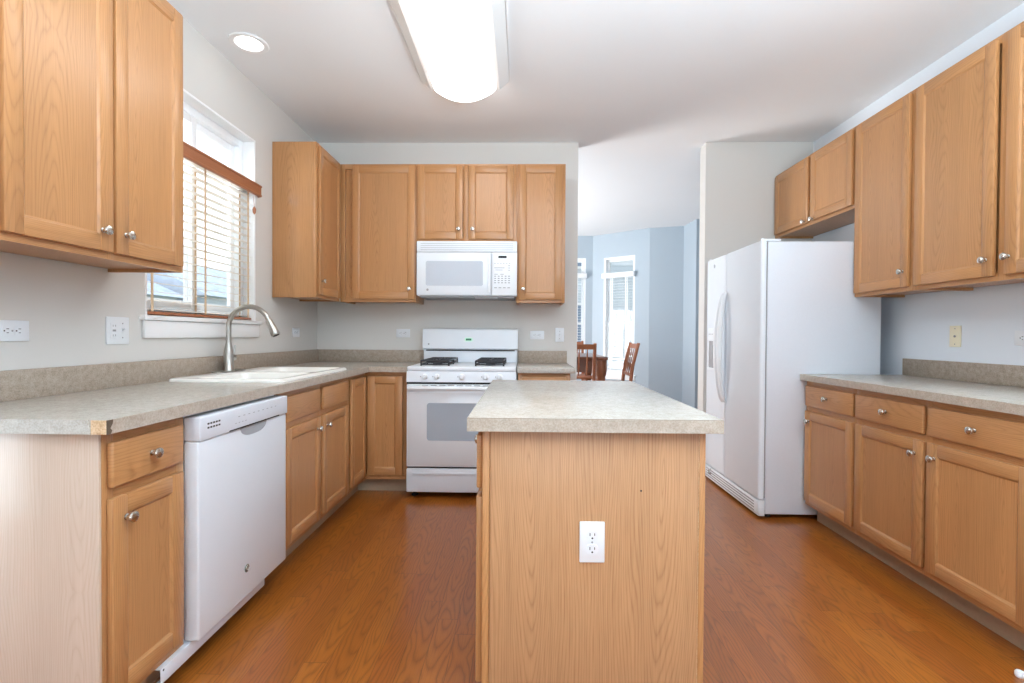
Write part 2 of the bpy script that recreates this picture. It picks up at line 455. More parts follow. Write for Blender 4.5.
def sash(y0, y1, x, par):
    b = B(); s = .042; z0, z1 = fz0 + fr, fz1 - fr
    b.box(x - .012, x + .012, y0, y0 + s, z0, z1, .003); b.box(x - .012, x + .012, y1 - s, y1, z0, z1, .003)
    b.box(x - .012, x + .012, y0 + s, y1 - s, z0, z0 + s, .003); b.box(x - .012, x + .012, y0 + s, y1 - s, z1 - s, z1, .003)
    o = b.build('sash', 'vinyl', par)
    B().box(x - .002, x + .002, y0 + s, y1 - s, z0 + s, z1 - s).build('pane', 'glass', o)
ym = (fy0 + fy1) / 2 - .02
sash(fy0 + fr, ym + .03, XG + .012, w); sash(ym - .012, fy1 - fr, XG - .014, w)
b = B(); b.box(XLW - .09, XLW + .028, WY0 - .035, WY1 + .035, WZ0 + .006, WZ0 + .028, .004)
b.build('stool', 'trim', w)
b = B(); b.box(XLW + .001, XLW + .016, WY0 - .02, WY1 + .02, WZ0 - .075, WZ0 + .004, .003)
b.build('apron', 'trim', w)

def blind(name, label, group, W_, ztop, zbot, loc, rz, mats, val_over, nslat, tilt, tapes, vmat):
    """local: x along the window 0..W_, y into the room negative, hung in the opening"""
    r = thing(name, label, 'blind', loc, rz, group)
    b = B()
    b.box(-val_over, W_ + val_over, -.062, -.046, ztop - .078, ztop, .006, seg=3)
    b.box(-val_over, W_ + val_over, -.067, -.046, ztop - .018, ztop - .004, .004); b.box(-val_over, W_ + val_over, -.066, -.046, ztop - .076, ztop - .062, .004)
    b.box(-val_over, -val_over + .012, -.05, -.004, ztop - .078, ztop, .003); b.box(W_ + val_over - .012, W_ + val_over, -.05, -.004, ztop - .078, ztop, .003)
    b.build('valance', vmat, r)
    B().box(.008, W_ - .008, -.03, .02, ztop - .06, ztop - .012, .003).build('head_rail', mats, r)
    n = nslat; z0, z1 = zbot + .028, ztop - .085
    for i in range(n):
        z = z0 + (z1 - z0) * i / (n - 1)
        b = B(); b.box(.006, W_ - .006, -.024, .024, -.0014, .0014, .001)
        bmesh.ops.rotate(b.bm, verts=b.bm.verts[:], cent=(0, 0, 0), matrix=Matrix.Rotation(tilt, 3, 'X'))
        o = b.build('slat', mats, r); o.location = (0, 0, z)
    B().box(.004, W_ - .004, -.026, .026, zbot + .002, zbot + .016, .004).build('bottom_rail', vmat, r)
    for x in tapes:
        b = B(); b.box(x - .008, x + .008, -.0275, -.0265, zbot + .016, ztop - .06); b.box(x - .008, x + .008, .0265, .0275, zbot + .016, ztop - .06)
        b.build('ladder_tape', 'tape' if mats == 'slat' else mats, r)
    return r
bl = blind('window_blind', 'cream slat window blind with a brown wooden valance above the sink', None, WY1 - WY0 - .03, 2.088, WZ0 + .032,
           (XLW - .040, WY0 + .015, 0), R90, 'slat', .05, 19, math.radians(6), (.045, .43, .845), 'valance')
# front of blind (local -y) must face +X: rz=+90 sends -y to +X
b = B(); b.tube([(.86, -.05, 2.0), (.865, -.055, 1.93)], .0012, 6); b.lathe([(.003, 0), (.009, .012), (.011, .03), (.006, .045), (.002, .05)], (.865, -.055, 1.885), (0, 0, 1), 12)
b.build('cord_tassel', 'valance', bl)

# ------------------------------------------------------------------ dining windows (structure)
def dh_window(name, W_, z0, z1, zmid, parent_loc, rz):
    r = bpy.data.objects.new(name, None); COL.objects.link(r); r['kind'] = 'structure'
    r.location = parent_loc; r.rotation_euler = (0, 0, rz)
    b = B(); s = .03
    b.box(0, s, .0, .1, z0, z1); b.box(W_ - s, W_, .0, .1, z0, z1); b.box(s, W_ - s, .0, .1, z0, z0 + s); b.box(s, W_ - s, 0, .1, z1 - s, z1)
    b.build('frame', 'vinyl', r)
    for a, c, y in ((z0 + s, zmid + .015, .06), (zmid - .015, z1 - s, .085)):
        b = B(); q = .03
        b.box(s, s + q, y - .012, y + .012, a, c); b.box(W_ - s - q, W_ - s, y - .012, y + .012, a, c)
        b.box(s + q, W_ - s - q, y - .012, y + .012, a, a + q); b.box(s + q, W_ - s - q, y - .012, y + .012, c - q, c)
        o = b.build('sash', 'vinyl', r)
        B().box(s + q, W_ - s - q, y - .002, y + .002, a + q, c - q).build('pane', 'glass', o)
    b = B(); b.box(-.03, W_ + .03, -.03, .01, z0 - .02, z0, .003); b.box(-.015, W_ + .015, -.014, -.001, z0 - .085, z0 - .02, .003)
    b.build('stool', 'trim', r)
    return r
bang = math.atan2(7.254 - 7.842, 1.855 - 1.109)
bd = Vector((math.cos(bang), math.sin(bang), 0))
p = Vector((1.109, 7.842, 0)) + bd * .200
dh_window('window_2', .52, .55, 2.345, 1.33, p, bang)
dh_window('window_3', .56, .55, 2.365, 1.33, (.44, 7.842, 0), 0)
blind('window_blind', 'white slat blind in the angled bay window behind the dining chair', 'dining room blinds', .45, 2.10, .60, p + bd * .035 + Vector((0, 0, 0)), bang, 'wslat', .045, 34, 0.05, (.1, .35), 'wslat')
blind('window_blind', 'white slat blind in the dining window half hidden by the kitchen wall end', 'dining room blinds', .49, 2.12, .60, (.475, 7.842, 0), 0, 'wslat', .045, 34, 0.05, (.1, .39), 'wslat')
# windows of the room behind the camera
b = B()
for x in (-2.4, -1.3, -.2, .9, 1.95): b.box(x, x + .05, -4.66, -4.62, .55, 2.45)
b.box(-2.4, 2.0, -4.66, -4.62, .55, .6); b.box(-2.4, 2.0, -4.66, -4.62, 2.4, 2.45); b.box(-2.4, 2.0, -4.66, -4.62, 1.5, 1.54)
o = struct(b.build('window_4', 'vinyl')); B().box(-2.38, 1.98, -4.645, -4.641, .58, 2.42).build('pane', 'glass', o)
b = B()
for y in (-2.7, -1.43, -.16): b.box(LB - .08, LB - .03, y, y + .06, .05, 2.3)
b.box(LB - .08, LB - .03, -2.7, -.1, .05, .12); b.box(LB - .08, LB - .03, -2.7, -.1, 2.23, 2.3)
o = struct(b.build('door_1', 'vinyl')); B().box(LB - .057, LB - .053, -2.68, -.12, .1, 2.26).build('pane', 'glass', o)
b = B()
for y in (5.1, 5.97, 6.84): b.box(DL - .08, DL - .04, y, y + .06, .6, 2.4)
b.box(DL - .08, DL - .04, 5.1, 6.9, .6, .66); b.box(DL - .08, DL - .04, 5.1, 6.9, 2.34, 2.4)
o = struct(b.build('window_5', 'vinyl')); B().box(DL - .062, DL - .058, 5.12, 6.88, .62, 2.38).build('pane', 'glass', o)

# ------------------------------------------------------------------ cabinets
def knob(parent, x, z, y=0.):
    b = B(); b.lathe([(.0085, 0), (.0085, .002), (.0055, .004), (.005, .012), (.008, .0145), (.0145, .018), (.0158, .0215), (.0145, .0255), (.009, .0285), (.001, .0295)], (x, y, z), (0, -1, 0), 20)
    return b.build('knob', 'nickel', parent)
def door(parent, x0, x1, z0, z1, kx=None, kz=None, st=.052, y=0., th=.019):
    b = B(); f0, f1 = y - th, y - .0006
    b.box(x0, x0 + st, f0, f1, z0, z1, .0035); b.box(x1 - st, x1, f0, f1, z0, z1, .0035)
    b.box(x0 + st - .001, x1 - st + .001, f0 + .0003, f1, z0, z0 + st, .003, 1); b.box(x0 + st - .001, x1 - st + .001, f0 + .0003, f1, z1 - st, z1, .003, 1)
    a, c, e, h, k = x0 + st, x1 - st, z0 + st, z1 - st, .007
    yo, yi = f0 + .002, f0 + .0068
    b.quad([(a, yo, e), (c, yo, e), (c - k, yi, e + k), (a + k, yi, e + k)], 1); b.quad([(a, yo, h), (a + k, yi, h - k), (c - k, yi, h - k), (c, yo, h)], 1)
    b.quad([(a, yo, e), (a + k, yi, e + k), (a + k, yi, h - k), (a, yo, h)]); b.quad([(c, yo, e), (c, yo, h), (c - k, yi, h - k), (c - k, yi, e + k)])
    d = b.build('door', ['oak', 'oakh'], parent)
    B().box(a - .004, c + .004, f0 + .0069, f1 - .002, e - .004, h + .004).build('panel', 'oak', d)
    if kx is not None: knob(d, kx, kz, f0)
    return d
def drawer(parent, x0, x1, z0, z1, kx=None, kz=None, y=0., th=.019, name='drawer'):
    b = B(); b.box(x0, x1, y - th, y - .0006, z0, z1, .006, seg=3)
    d = b.build(name, 'oakh', parent)
    if kx is not None: knob(d, kx, kz, y - th)
    return d
def face(parent, W_, z0, z1, xs, zs, st=.038, y0=0., y1=.019, bot=None, top=None):
    """face frame with stiles at both ends and around xs (centres), rails at bottom, top and zs (centres)"""
    bot = bot or st; top = top or st
    b = B()
    b.box(0, st, y0, y1, z0, z1, .0012); b.box(W_ - st, W_, y0, y1, z0, z1, .0012)
    for x in xs: b.box(x - st / 2, x + st / 2, y0, y1, z0 + .001, z1 - .001, .0012)
    e = .0004
    b.box(st, W_ - st, y0 + e, y1, z0, z0 + bot, 0, 1); b.box(st, W_ - st, y0 + e, y1, z1 - top, z1, 0, 1)
    for z in zs: b.box(st, W_ - st, y0 + e, y1, z - st / 2, z + st / 2, 0, 1)
    return b.build('face_frame', ['oak', 'oakh'], parent)
def carcass(parent, W_, D, z0, z1, raise_bot=.014, top=True, mat='oak'):
    b = B(); t = .016; y0 = .0192
    b.box(0, t, y0, D, z0, z1, .001); b.box(W_ - t, W_, y0, D, z0, z1, .001)
    b.box(t, W_ - t, y0, D, z0 + raise_bot, z0 + raise_bot + t); b.box(t, W_ - t, D - .006, D, z0 + raise_bot, z1)
    b.box(t, W_ - t, y0 + .002, y0 + .006, z0 + raise_bot + t, z1 - t)
    if top: b.box(t, W_ - t, y0, D, z1 - t, z1)
    return b.build('carcass', mat, parent)
BT = .869    # top of base boxes
def base(name_label, group, loc, rz, W_, units, zkick=.105, D=.57, top=True):
    """units: list of (x0, x1, 'drawer+door', knob side)"""
    r = thing('base_cabinet', name_label, 'cabinet', loc, rz, group)
    xs = [(units[i][1] + units[i + 1][0]) / 2 for i in range(len(units) - 1)]
    face(r, W_, zkick, BT, xs, [.7015], bot=.035)
    carcass(r, W_, D, zkick, BT, 0.0, top)
    B().box(0.0, W_, .075, .091, 0, zkick - .0005).build('toe_kick', 'kick', r)
    for x0, x1, kd, kdoor in units:
        drawer(r, x0, x1, .716, .840, (x0 + x1) / 2 if kd else None, .780, name='drawer' if kd else 'false_drawer_front')
        door(r, x0, x1, .135, .686, kdoor, .625)
    return r
LF = -1.115      # left face-frame plane
RF = 1.755       # right face-frame plane
BF = 3.469       # back face-frame plane

# left run
r = base('narrow oak base cabinet with one drawer and one door at near end, left of dishwasher', 'left run base cabinets', (LF, 1.2785, 0), R90, .3155,
         [(.0135, .293, True, .0135 + .045)], D=.585)
b = B(); b.box(-.0095, -.0005, .0, .585, 0, BT, .001); b.build('end_panel', 'oak_glare', r)['label'] = 'oak veneer end panel with glare in its colour'
r = base('oak sink base cabinet with two false drawer fronts and two doors right of dishwasher', 'left run base cabinets', (LF, 2.2185, 0), R90, .908,
         [(.050, .440, False, .440 - .045), (.478, .872, False, .478 + .045)], top=False)
# corner base with hinged two-leaf door
r = thing('corner_cabinet', 'oak corner base cabinet with folding two leaf door between sink cabinet and stove', 'cabinet', (0, 0, 0), 0, None)
cx0 = -.812
b = B(); b.prism([(XLW + .003, 3.130, .105), (LF - .0195, 3.130, .105), (LF - .0195, BF + .0195, .105), (cx0, BF + .0195, .105), (cx0, YB - .003, .105), (XLW + .003, YB - .003, .105)], (0, 0, BT - .105))
b.build('carcass', 'oak', r)
b = B()
b.box(LF - .019, LF, 3.129, 3.146, .105, BT); b.box(cx0 - .018, cx0, BF, BF + .019, .105, BT)
b.box(LF - .019, LF, 3.146, BF + .019, .845, BT, 0, 1); b.box(LF, cx0 - .018, BF, BF + .019, .845, BT, 0, 1)
b.box(LF - .019, LF, 3.146, BF + .019, .105, .135, 0, 1); b.box(LF, cx0 - .018, BF, BF + .019, .105, .135, 0, 1)
b.build('face_frame', ['oak', 'oakh'], r)
def leaf(par, org, rz, W_):
    d = door(par, 0, W_, .138, .840); d.location = org; d.rotation_euler = (0, 0, rz); return d
leaf(r, (LF, 3.150, 0), R90, .295); leaf(r, (LF + .021, BF, 0), 0, .250)
b = B(); b.box(LF - .091, LF - .075, 3.13, BF + .091, 0, .1045); b.box(LF - .075, cx0, BF + .075, BF + .091, 0, .1045)
b.build('toe_kick', 'kick', r)
# base right of the range
SX0, SX1 = -.030, .340
r = base('short oak base cabinet between stove and wall end, mostly behind the island', None, (SX0, BF, 0), 0, SX1 - SX0, [(.03, SX1 - SX0 - .03, True, .08)], D=.585)
# right run
r = base('oak base cabinet beside refrigerator with one drawer and door with knob at far side', 'right run base cabinets', (RF, 3.0665, 0), -R90, .455,
         [(.014, .445, True, .014 + .045)])
r = base('oak base cabinet with two drawers and two doors at right edge of photo', 'right run base cabinets', (RF, 2.611, 0), -R90, .936,
         [(.012, .446, True, .446 - .04), (.470, .912, True, .470 + .04)])

# upper cabinets
UB, UT = 1.383, 2.4365
def upper(label, group, loc, rz, W_, z0, z1, doors, D=.302, name='wall_cabinet', st=.036):
    r = thing(name, label, 'cabinet', loc, rz, group)
    xs = [(doors[i][1] + doors[i + 1][0]) / 2 for i in range(len(doors) - 1)]
    face(r, W_, z0, z1, xs, [], st=st, top=.036, bot=.036)
    carcass(r, W_, D, z0, z1)
    for x0, x1, k, kz in doors: door(r, x0, x1, z0 + .022, z1 - .018, k, kz)
    return r
LU = -1.401
upper('large oak wall cabinet with two doors at upper left, beside the window', None, (LU, 1.240, 0), R90, .763, UB, UT,
      [(.048, .399, .399 - .045, 1.472), (.411, .742, .411 + .038, 1.474)])
# corner wall cabinet on the left wall
r = upper('oak corner wall cabinet with side panel facing the window', None, (LU, 3.3155, 0), R90, .4245, UB, UT, [(.022, .405, .022 + .03, 1.50)])
BU = 3.757
upper('tall oak wall cabinet with one wide door left of microwave', None, (-1.4000, BU, 0), 0, .5835, UB, UT, [(.094, .5755, .5755 - .04, 1.482)], D=.297)
upper('short oak wall cabinet with two doors above the microwave', None, (-.8155, BU, 0), 0, .7655, 1.842, UT, [(.014, .356, .356 - .03, 1.937), (.398, .742, .398 + .035, 1.937)], D=.297)
upper('narrow tall oak wall cabinet right of microwave', None, (-.0490, BU, 0), 0, .3695, UB, UT, [(.018, .343, .018 + .035, 1.484)], D=.297)
RU = 2.046
upper('short oak wall cabinet with two doors above the refrigerator', None, (RU, 4.050, 0), -R90, .962, 1.933, UT, [(.020, .482, .482 - .035, 1.968), (.512, .950, .512 + .035, 1.965)], D=.298)
upper('single door oak wall cabinet immediately right of refrigerator cabinet', None, (RU, 3.0872, 0), -R90, .4585, UB, UT, [(.022, .443, .443 - .03, 1.488)], D=.298)
upper('two door oak wall cabinet at upper right edge of photo', None, (RU, 2.6280, 0), -R90, .93, UB, UT, [(.022, .454, .454 - .03, 1.478), (.505, .91, .505 + .02, 1.478)], D=.298)

# ------------------------------------------------------------------ countertops
CT, CB = .908, .8705
XLc, YBc = -1.0756, 3.432
r = thing('countertop', 'L shaped beige laminate countertop along the window wall, chipped at its near corner', 'countertop')
YE = 1.2485
SY0, SY1, SX0s, SX1s = 2.262, 3.105, -1.632, -1.140    # sink cutout
b = B(); xw = XLW + .001; yw = YB - .001
b.box(xw, XLc, YE + .002, SY0, CB, CT); b.box(xw, SX0s, SY0, SY1, CB, CT); b.box(SX1s, XLc, SY0, SY1, CB, CT); b.box(xw, XLc, SY1, yw, CB, CT)
b.box(XLc, -.808, YBc, yw, CB, CT)
b.build('slab', 'lam', r)
b = B(); b.box(XLc, XLc + .0016, YE + .012, YBc + .0016, CB - .0005, CT - .0008); b.box(XLc + .0016, -.808, YBc - .0016, YBc, CB - .0005, CT - .0008)
b.build('edge_strip', 'lam_edge', r)
b = B(); b.prism([(xw, YE, CB), (-1.118, YE, CB), (-1.126, YE, CT - .0008), (xw, YE, CT - .0008)], (0, .002, 0)); b.build('end_strip', 'lam', r)
b = B(); b.box(-1.117, XLc, YE + .0004, YE + .002, CB, CT - .001); b.build('exposed_particleboard', 'chip', r)['label'] = 'exposed particleboard at chipped corner'
random.seed(4)
b = B()
pts = [(XLc + .0003, YE + .0, CB - .001), (XLc + .0003, YE + .012, CB), (XLc + .0003, YE + .017, CB + .008), (XLc + .0003, YE + .011, CB + .015), (XLc + .0003, YE + .018, CB + .026), (XLc + .0003, YE + .02, CT - .0008), (XLc + .0003, YE + .0, CT - .0008)]
b.prism(pts, (.0016, 0, 0)); b.build('broken_edge', 'chipdark', r)['label'] = 'dark broken edge core'
ZS = CT + .1
b = B(); b.box(xw, xw + .019, YE, yw, CT + .0004, ZS, .0015); b.box(xw + .0195, -.808, yw - .019, yw, CT + .0004, ZS, .0015)
b.build('backsplash', 'lam_splash', r)
r = thing('countertop', 'short beige laminate countertop right of the stove, behind the island', 'countertop')
b = B(); b.box(-.034, .372, YBc, yw, CB, CT, .001); b.build('slab', 'lam', r)
b = B(); b.box(-.034, .366, yw - .019, yw, CT + .0004, ZS, .0015); b.build('backsplash', 'lam_splash', r)
r = thing('countertop', 'straight beige laminate countertop along the right wall beside refrigerator', 'countertop')
xr = XRW - .001
b = B(); b.box(1.7164, xr, 1.655, 3.072, CB, CT, .001); b.build('slab', 'lam', r)
b = B(); b.box(1.7148, 1.7163, 1.655, 3.072, CB, CT - .0012); b.build('edge_strip', 'lam_edge', r)
b = B(); b.box(xr - .019, xr, 1.655, 3.060, CT + .0004, ZS, .0015); b.build('backsplash', 'lam_splash', r)

# ------------------------------------------------------------------ island
IX0, IX1, IY0, IY1 = -.110, .512, 1.374, 2.455
r = thing('kitchen_island', 'oak kitchen island base with an outlet on its end panel', 'island', (0, 0, 0))
b = B(); b.box(IX0 + .0195, IX1 - .002, IY0 + .007, IY1, .0, BT); b.build('carcass', 'oak', r)
b = B(); b.box(-.0875, .4935, IY0 + .001, IY0 + .007, .0, BT, .0008); o = b.build('end_panel', 'oak_end', r)
b = B(); b.lathe([(.0028, 0), (.0028, .0006)], (.334, IY0 + .0008, .703), (0, -1, 0), 10); b.build('nail_hole', 'slot', o)
for xa, xb in ((IX0 + .001, -.0895), (.4945, IX1 - .0005)): B().box(xa, xb, IY0, IY0 + .0068, .0, BT, .0015).build('corner_strip', 'oak', r)
b = B(); b.box(.4936, .4944, IY0 + .0008, IY0 + .006, .0, BT); b.build('light_bead', 'chip', r)
# left side facing -X : local frame rotated
fs = bpy.data.objects.new('front_side', None)
def isl(o): o.location = (IX0, IY1, 0); o.rotation_euler = (0, 0, -R90); return o
L = IY1 - IY0
o = isl(face(r, L - .001, .105, BT, [L / 2], [.7015], y1=.019))
for x0, x1 in ((.03, L / 2 - .015), (L / 2 + .015, L - .028)):
    isl(drawer(r, x0, x1, .695, .850, (x0 + x1) / 2, .785)); isl(door(r, x0, x1, .135, .672, x0 + .05 if x0 > .2 else x1 - .05, .61))
r = thing('countertop', 'rectangular beige laminate countertop on top of the island', 'countertop')
ix0, ix1, iy0, iy1 = -.1502, .5488, 1.3439, 2.490
b = B(); b.box(ix0 + .0012, ix1 - .0012, iy0 + .0012, iy1 - .0012, CB, CT, .0006); b.build('slab', 'lam', r)
b = B(); b.box(ix0, ix1, iy0, iy0 + .0012, CB, CT - .0016); b.box(ix0, ix0 + .0012, iy0 + .0012, iy1, CB, CT - .0016); b.box(ix1 - .0012, ix1, iy0 + .0012, iy1, CB, CT - .0016); b.box(ix0 + .0012, ix1 - .0012, iy1 - .0012, iy1, CB, CT - .0016)
b.build('edge_strip', 'lam_edge', r)
b = B(); b.box(ix0 + .0004, ix1 - .0004, iy0 + .0004, iy0 + .0012, CT - .0016, CT - .0006); b.build('edge_seam', 'seam', r)

# ------------------------------------------------------------------ outlets and switches
def rot_pts(horizontal):
    return (lambda x, z: (z, -x)) if horizontal else (lambda x, z: (x, z))
def plate(label, loc, rz, kind, horizontal=False, mat='plastic', cat='outlet', group='wall plates', gang=1, name=None):
    """local: plate in xz plane facing -y, centre at the origin"""
    r = thing(name or ('wall_outlet' if 'o' in kind else 'light_switch'), label, cat, loc, rz, group)
    w, h = (.070 + .046 * (gang - 1)) / 2, .0575
    if horizontal: w, h = h, w
    B().box(-w, w, -.006, -.0006, -h, h, .0025, seg=2).build('cover_plate', mat, r)
    q = rot_pts(horizontal)
    for i, ch in enumerate(kind):
        ox = (i - (gang - 1) / 2) * .046
        if ch == 'o':
            for dz in (.0195, -.0195):
                b = B(); n = 24; pts = []
                for k in range(n):
                    a = 2 * math.pi * k / n; x = .0172 * math.cos(a); z = max(-.0135, min(.0135, .0172 * math.sin(a)))
                    u, v = q(ox + x, dz + z); pts.append((u, -.0078, v))
                b.prism(pts, (0, .0025, 0)); rc = b.build('receptacle', mat, r)
                b = B()
                for sx, sh in ((-.0065, .0042), (.0065, .0034)):
                    u0, v0 = q(ox + sx - .0011, dz + .003 - sh); u1, v1 = q(ox + sx + .0011, dz + .003 + sh)
                    b.box(u0, u1, -.0083, -.0072, v0, v1)
                u, v = q(ox, dz - .0075); b.lathe([(.0026, 0), (.0026, .001)], (u, -.0073, v), (0, -1, 0), 10)
                b.build('slot', 'slot', rc)
            u, v = q(ox, 0); b = B(); b.lathe([(.003, 0), (.0026, .0012)], (u, -.006, v), (0, -1, 0), 10); b.build('screw', 'gasket', r)
        elif ch == 't':
            b = B(); b.box(ox - .005, ox + .005, -.008, -.0055, -.012, .012, .001); o = b.build('toggle_frame', mat, r)
            b = B(); b.prism([(ox - .004, -.006, -.004), (ox - .004, -.018, .006), (ox - .004, -.018, .011), (ox - .004, -.006, .005)], (.008, 0, 0)); b.build('toggle', mat, o)
            b = B()
            for zz in (.03, -.03): b.lathe([(.003, 0), (.0026, .0012)], (ox, -.006, zz), (0, -1, 0), 10)
            b.build('screw', 'gasket', r)
        elif ch == 'j':
            b = B(); b.lathe([(.006, 0), (.006, .003), (.003, .004)], (ox, -.006, 0), (0, -1, 0), 12); b.build('jack', 'gasket', r)
            b = B()
            for zz in (.042, -.042): b.lathe([(.003, 0), (.0026, .0012)], (ox, -.006, zz), (0, -1, 0), 10)
            b.build('screw', 'gasket', r)
        elif ch == 'g':
            b = B(); b.box(ox - .0165, ox + .0165, -.0085, -.0055, -.0335, .0335, .0012); o = b.build('gfci_face', mat, r)
            b = B()
            for dz in (.02, -.02):
                for sx in (-.006, .006): b.box(ox + sx - .001, ox + sx + .001, -.0092, -.008, dz - .004, dz + .004)
            b.box(ox - .008, ox + .008, -.0095, -.008, -.004, .004); b.build('slot', 'gasket', o)
    return r
plate('white sideways outlet on the window wall at far left under large cabinet', (XLW, 1.605, 1.139), R90, 'o', True)
plate('white double plate with switch and outlet on the window wall left of the window', (XLW, 2.035, 1.144), R90, 'gt', False, gang=2, name='wall_outlet')
plate('small white outlet on the window wall between faucet and corner', (XLW, 3.665, 1.145), R90, 'o', True)
plate('white sideways outlet on the back wall left of the stove', (-.987, YB, 1.146), 0, 'o', True)
plate('white sideways outlet on the back wall right of the stove', (.121, YB, 1.137), 0, 'o', True)
plate('white upright light switch at the back wall end beside the dining opening', (.306, YB, 1.140), 0, 't', cat='switch')
plate('cream upright jack plate on the right wall above the counter', (XRW, 2.714, 1.144), -R90, 'j', mat='cream', cat='jack', name='jack_plate')
plate('white outlet on right wall at the right edge of photo', (XRW, 2.335, 1.137), -R90, 'o', True)
plate('white upright outlet on the end panel of the island', (.1985, IY0 + .001, .559), 0, 'o')

# ------------------------------------------------------------------ sink and faucet
r = thing('kitchen_sink', 'white drop in double bowl sink set in the counter under the window', 'sink', (0, 0, 0))
sx0, sx1, sy0, sy1 = -1.655, -1.112, 2.237, 3.130
def rrect(x0, x1, y0, y1, rad, n=5):
    out = []
    for cx, cy, a0 in ((x1 - rad, y1 - rad, 0), (x0 + rad, y1 - rad, 90), (x0 + rad, y0 + rad, 180), (x1 - rad, y0 + rad, 270)):
        for k in range(n + 1):
            a = math.radians(a0 + 90 * k / n); out.append((cx + rad * math.cos(a), cy + rad * math.sin(a)))
    return out
def rings(b, loops, mi=0, cap_last=True):
    vs = [[b.bm.verts.new(p) for p in lp] for lp in loops]
    for i in range(len(vs) - 1):
        n = len(vs[i])
        for k in range(n):
            f = b.bm.faces.new((vs[i][k], vs[i][(k + 1) % n], vs[i + 1][(k + 1) % n], vs[i + 1][k])); f.material_index = mi
    if cap_last: b.bm.faces.new(vs[-1]).material_index = mi
    return vs
# rim deck with two openings: outer shell + two bowls
b = B()
zr = CT + .016
outer = [[(x, y, z) for x, y in rrect(sx0 + i, sx1 - i, sy0 + i, sy1 - i, .045 - i * .5)] for i, z in ((0.0, CT + .0006), (0.001, CT + .009), (.006, zr - .002), (.014, zr))]
vo = rings(b, outer, cap_last=False)
bowls = [(sx0 + .115, sx1 - .03, sy0 + .03, (sy0 + sy1) / 2 - .014), (sx0 + .115, sx1 - .03, (sy0 + sy1) / 2 + .014, sy1 - .03)]
tops = []
for x0, x1, y0, y1 in bowls:
    lo = [[(x, y, z) for x, y in rrect(x0 + i, x1 - i, y0 + i, y1 - i, .05)] for i, z in ((0, zr), (.008, zr - .006), (.014, zr - .03), (.025, zr - .19), (.05, zr - .205))]
    tops.append(rings(b, lo)[0])
es = []
for lp in [vo[-1]] + tops:
    for k in range(len(lp)):
        e = b.bm.edges.get((lp[k], lp[(k + 1) % len(lp)])); es.append(e)
bmesh.ops.triangle_fill(b.bm, use_beauty=True, use_dissolve=True, edges=es)
b.build('basin', 'sink', r)
for x0, x1, y0, y1 in bowls:
    b = B(); b.lathe([(.045, 0), (.045, .003), (.03, .004), (.025, -.002 + .003)], ((x0 + x1) / 2, (y0 + y1) / 2, zr - .2045), (0, 0, 1), 20); b.build('drain', 'steel', r)
FX, FY = -1.622, 2.684
r = thing('kitchen_faucet', 'brushed nickel gooseneck faucet with pull down spray head at the sink', 'faucet', (FX, FY, zr + .0006))
b = B(); b.prism([(x, y, 0) for x, y in rrect(-.03, .03, -.125, .125, .029)], (0, 0, .006)); b.build('deck_plate', 'steel', r)
b = B(); b.lathe([(.030, .006), (.030, .012), (.026, .02), (.0255, .09), (.023, .115), (.0165, .145), (.0145, .16)], (0, 0, 0), (0, 0, 1), 24); b.build('body', 'steel', r)
R_ = .115; zc = 1.168 - zr
pts = [(0, 0, .15), (0, 0, .2), (0, 0, zc)]
for k in range(1, 17):
    a = math.pi - math.radians(158) * k / 16; pts.append((R_ + R_ * math.cos(a), 0, zc + R_ * math.sin(a)))
b = B(); b.tube(pts, .0135, 16); b.build('spout', 'steel', r)
e = Vector(pts[-1]); d = Vector((math.sin(math.radians(152 - 180 + 62)), 0, -math.cos(math.radians(34)))).normalized()
d = (Vector(pts[-1]) - Vector(pts[-2])).normalized()
b = B(); b.lathe([(.0142, 0), (.0175, .004), (.0185, .03), (.0235, .075), (.0245, .09), (.021, .096)], e, d, 20)
h = b.build('spray_head', 'steel', r)
b = B(); b.lathe([(.018, .0962), (.018, .0975)], e, d, 16); b.build('spray_face', 'rubber', h)
b = B(); b.lathe([(.018, 0), (.019, .012), (.017, .03), (.008, .037)], (0, .02, .075), (0, 1, 0), 18); b.tube([(0, .04, .078), (.004, .047, .11), (.006, .052, .145)], [.006, .005, .004], 10); b.build('lever', 'steel', r)

# ------------------------------------------------------------------ dishwasher
DY0, DY1, DXF = 1.5965, 2.2055, -1.0675
r = thing('dishwasher', 'white built in dishwasher between the narrow cabinet and sink cabinet', 'dishwasher', (DXF, DY0, 0), R90)
DW = DY1 - DY0
B().box(.006, DW - .006, .055, .60, .105, BT - .002).build('tub', 'whitem', r)
b = B(); b.box(.002, DW - .002, 0, .052, .110, .775, .007, seg=3); dd = b.build('door', 'white', r)
b = B(); b.box(.002, DW - .002, -.006, .052, .7755, .856, .005, seg=3); cp = b.build('control_panel', 'whitem', r)
b = B(); b.box(.165, .530, -.0063, -.004, .7765, .7815); b.build('handle_gap', 'slot', cp)
# recessed pocket handle: scooped lip below the panel
b = B(); n = 14; lo = []
for k in range(n + 1):
    a = math.pi + math.pi * k / n; lo.append((.338 + .094 * math.copysign(abs(math.cos(a)) ** .7, math.cos(a)), -.0012, .774 + .036 * math.sin(a)))
b.prism(lo, (0, .002, 0)); b.build('pocket_handle', 'print', dd)
b = B()
for i in range(5):
    for j in range(2): b.box(.040 + i * .0150, .050 + i * .0150, -.0067, -.0055, .812 + j * .0135, .818 + j * .0135)
b.build('vent_slot', 'slot', cp)
b = B()
for i in range(9): b.box(.22 + i * .034, .232 + i * .034, -.0065, -.0058, .822, .8245)
for i in range(4): b.box(.20 + i * .022, .21 + i * .022, -.0065, -.0058, .80, .802)
b.build('button_print', 'print', cp)
b = B(); b.lathe([(.0155, 0), (.0155, .002), (.014, .003)], (.287, -.0001, .221), (0, -1, 0), 24); bd_ = b.build('badge', 'badge', dd)
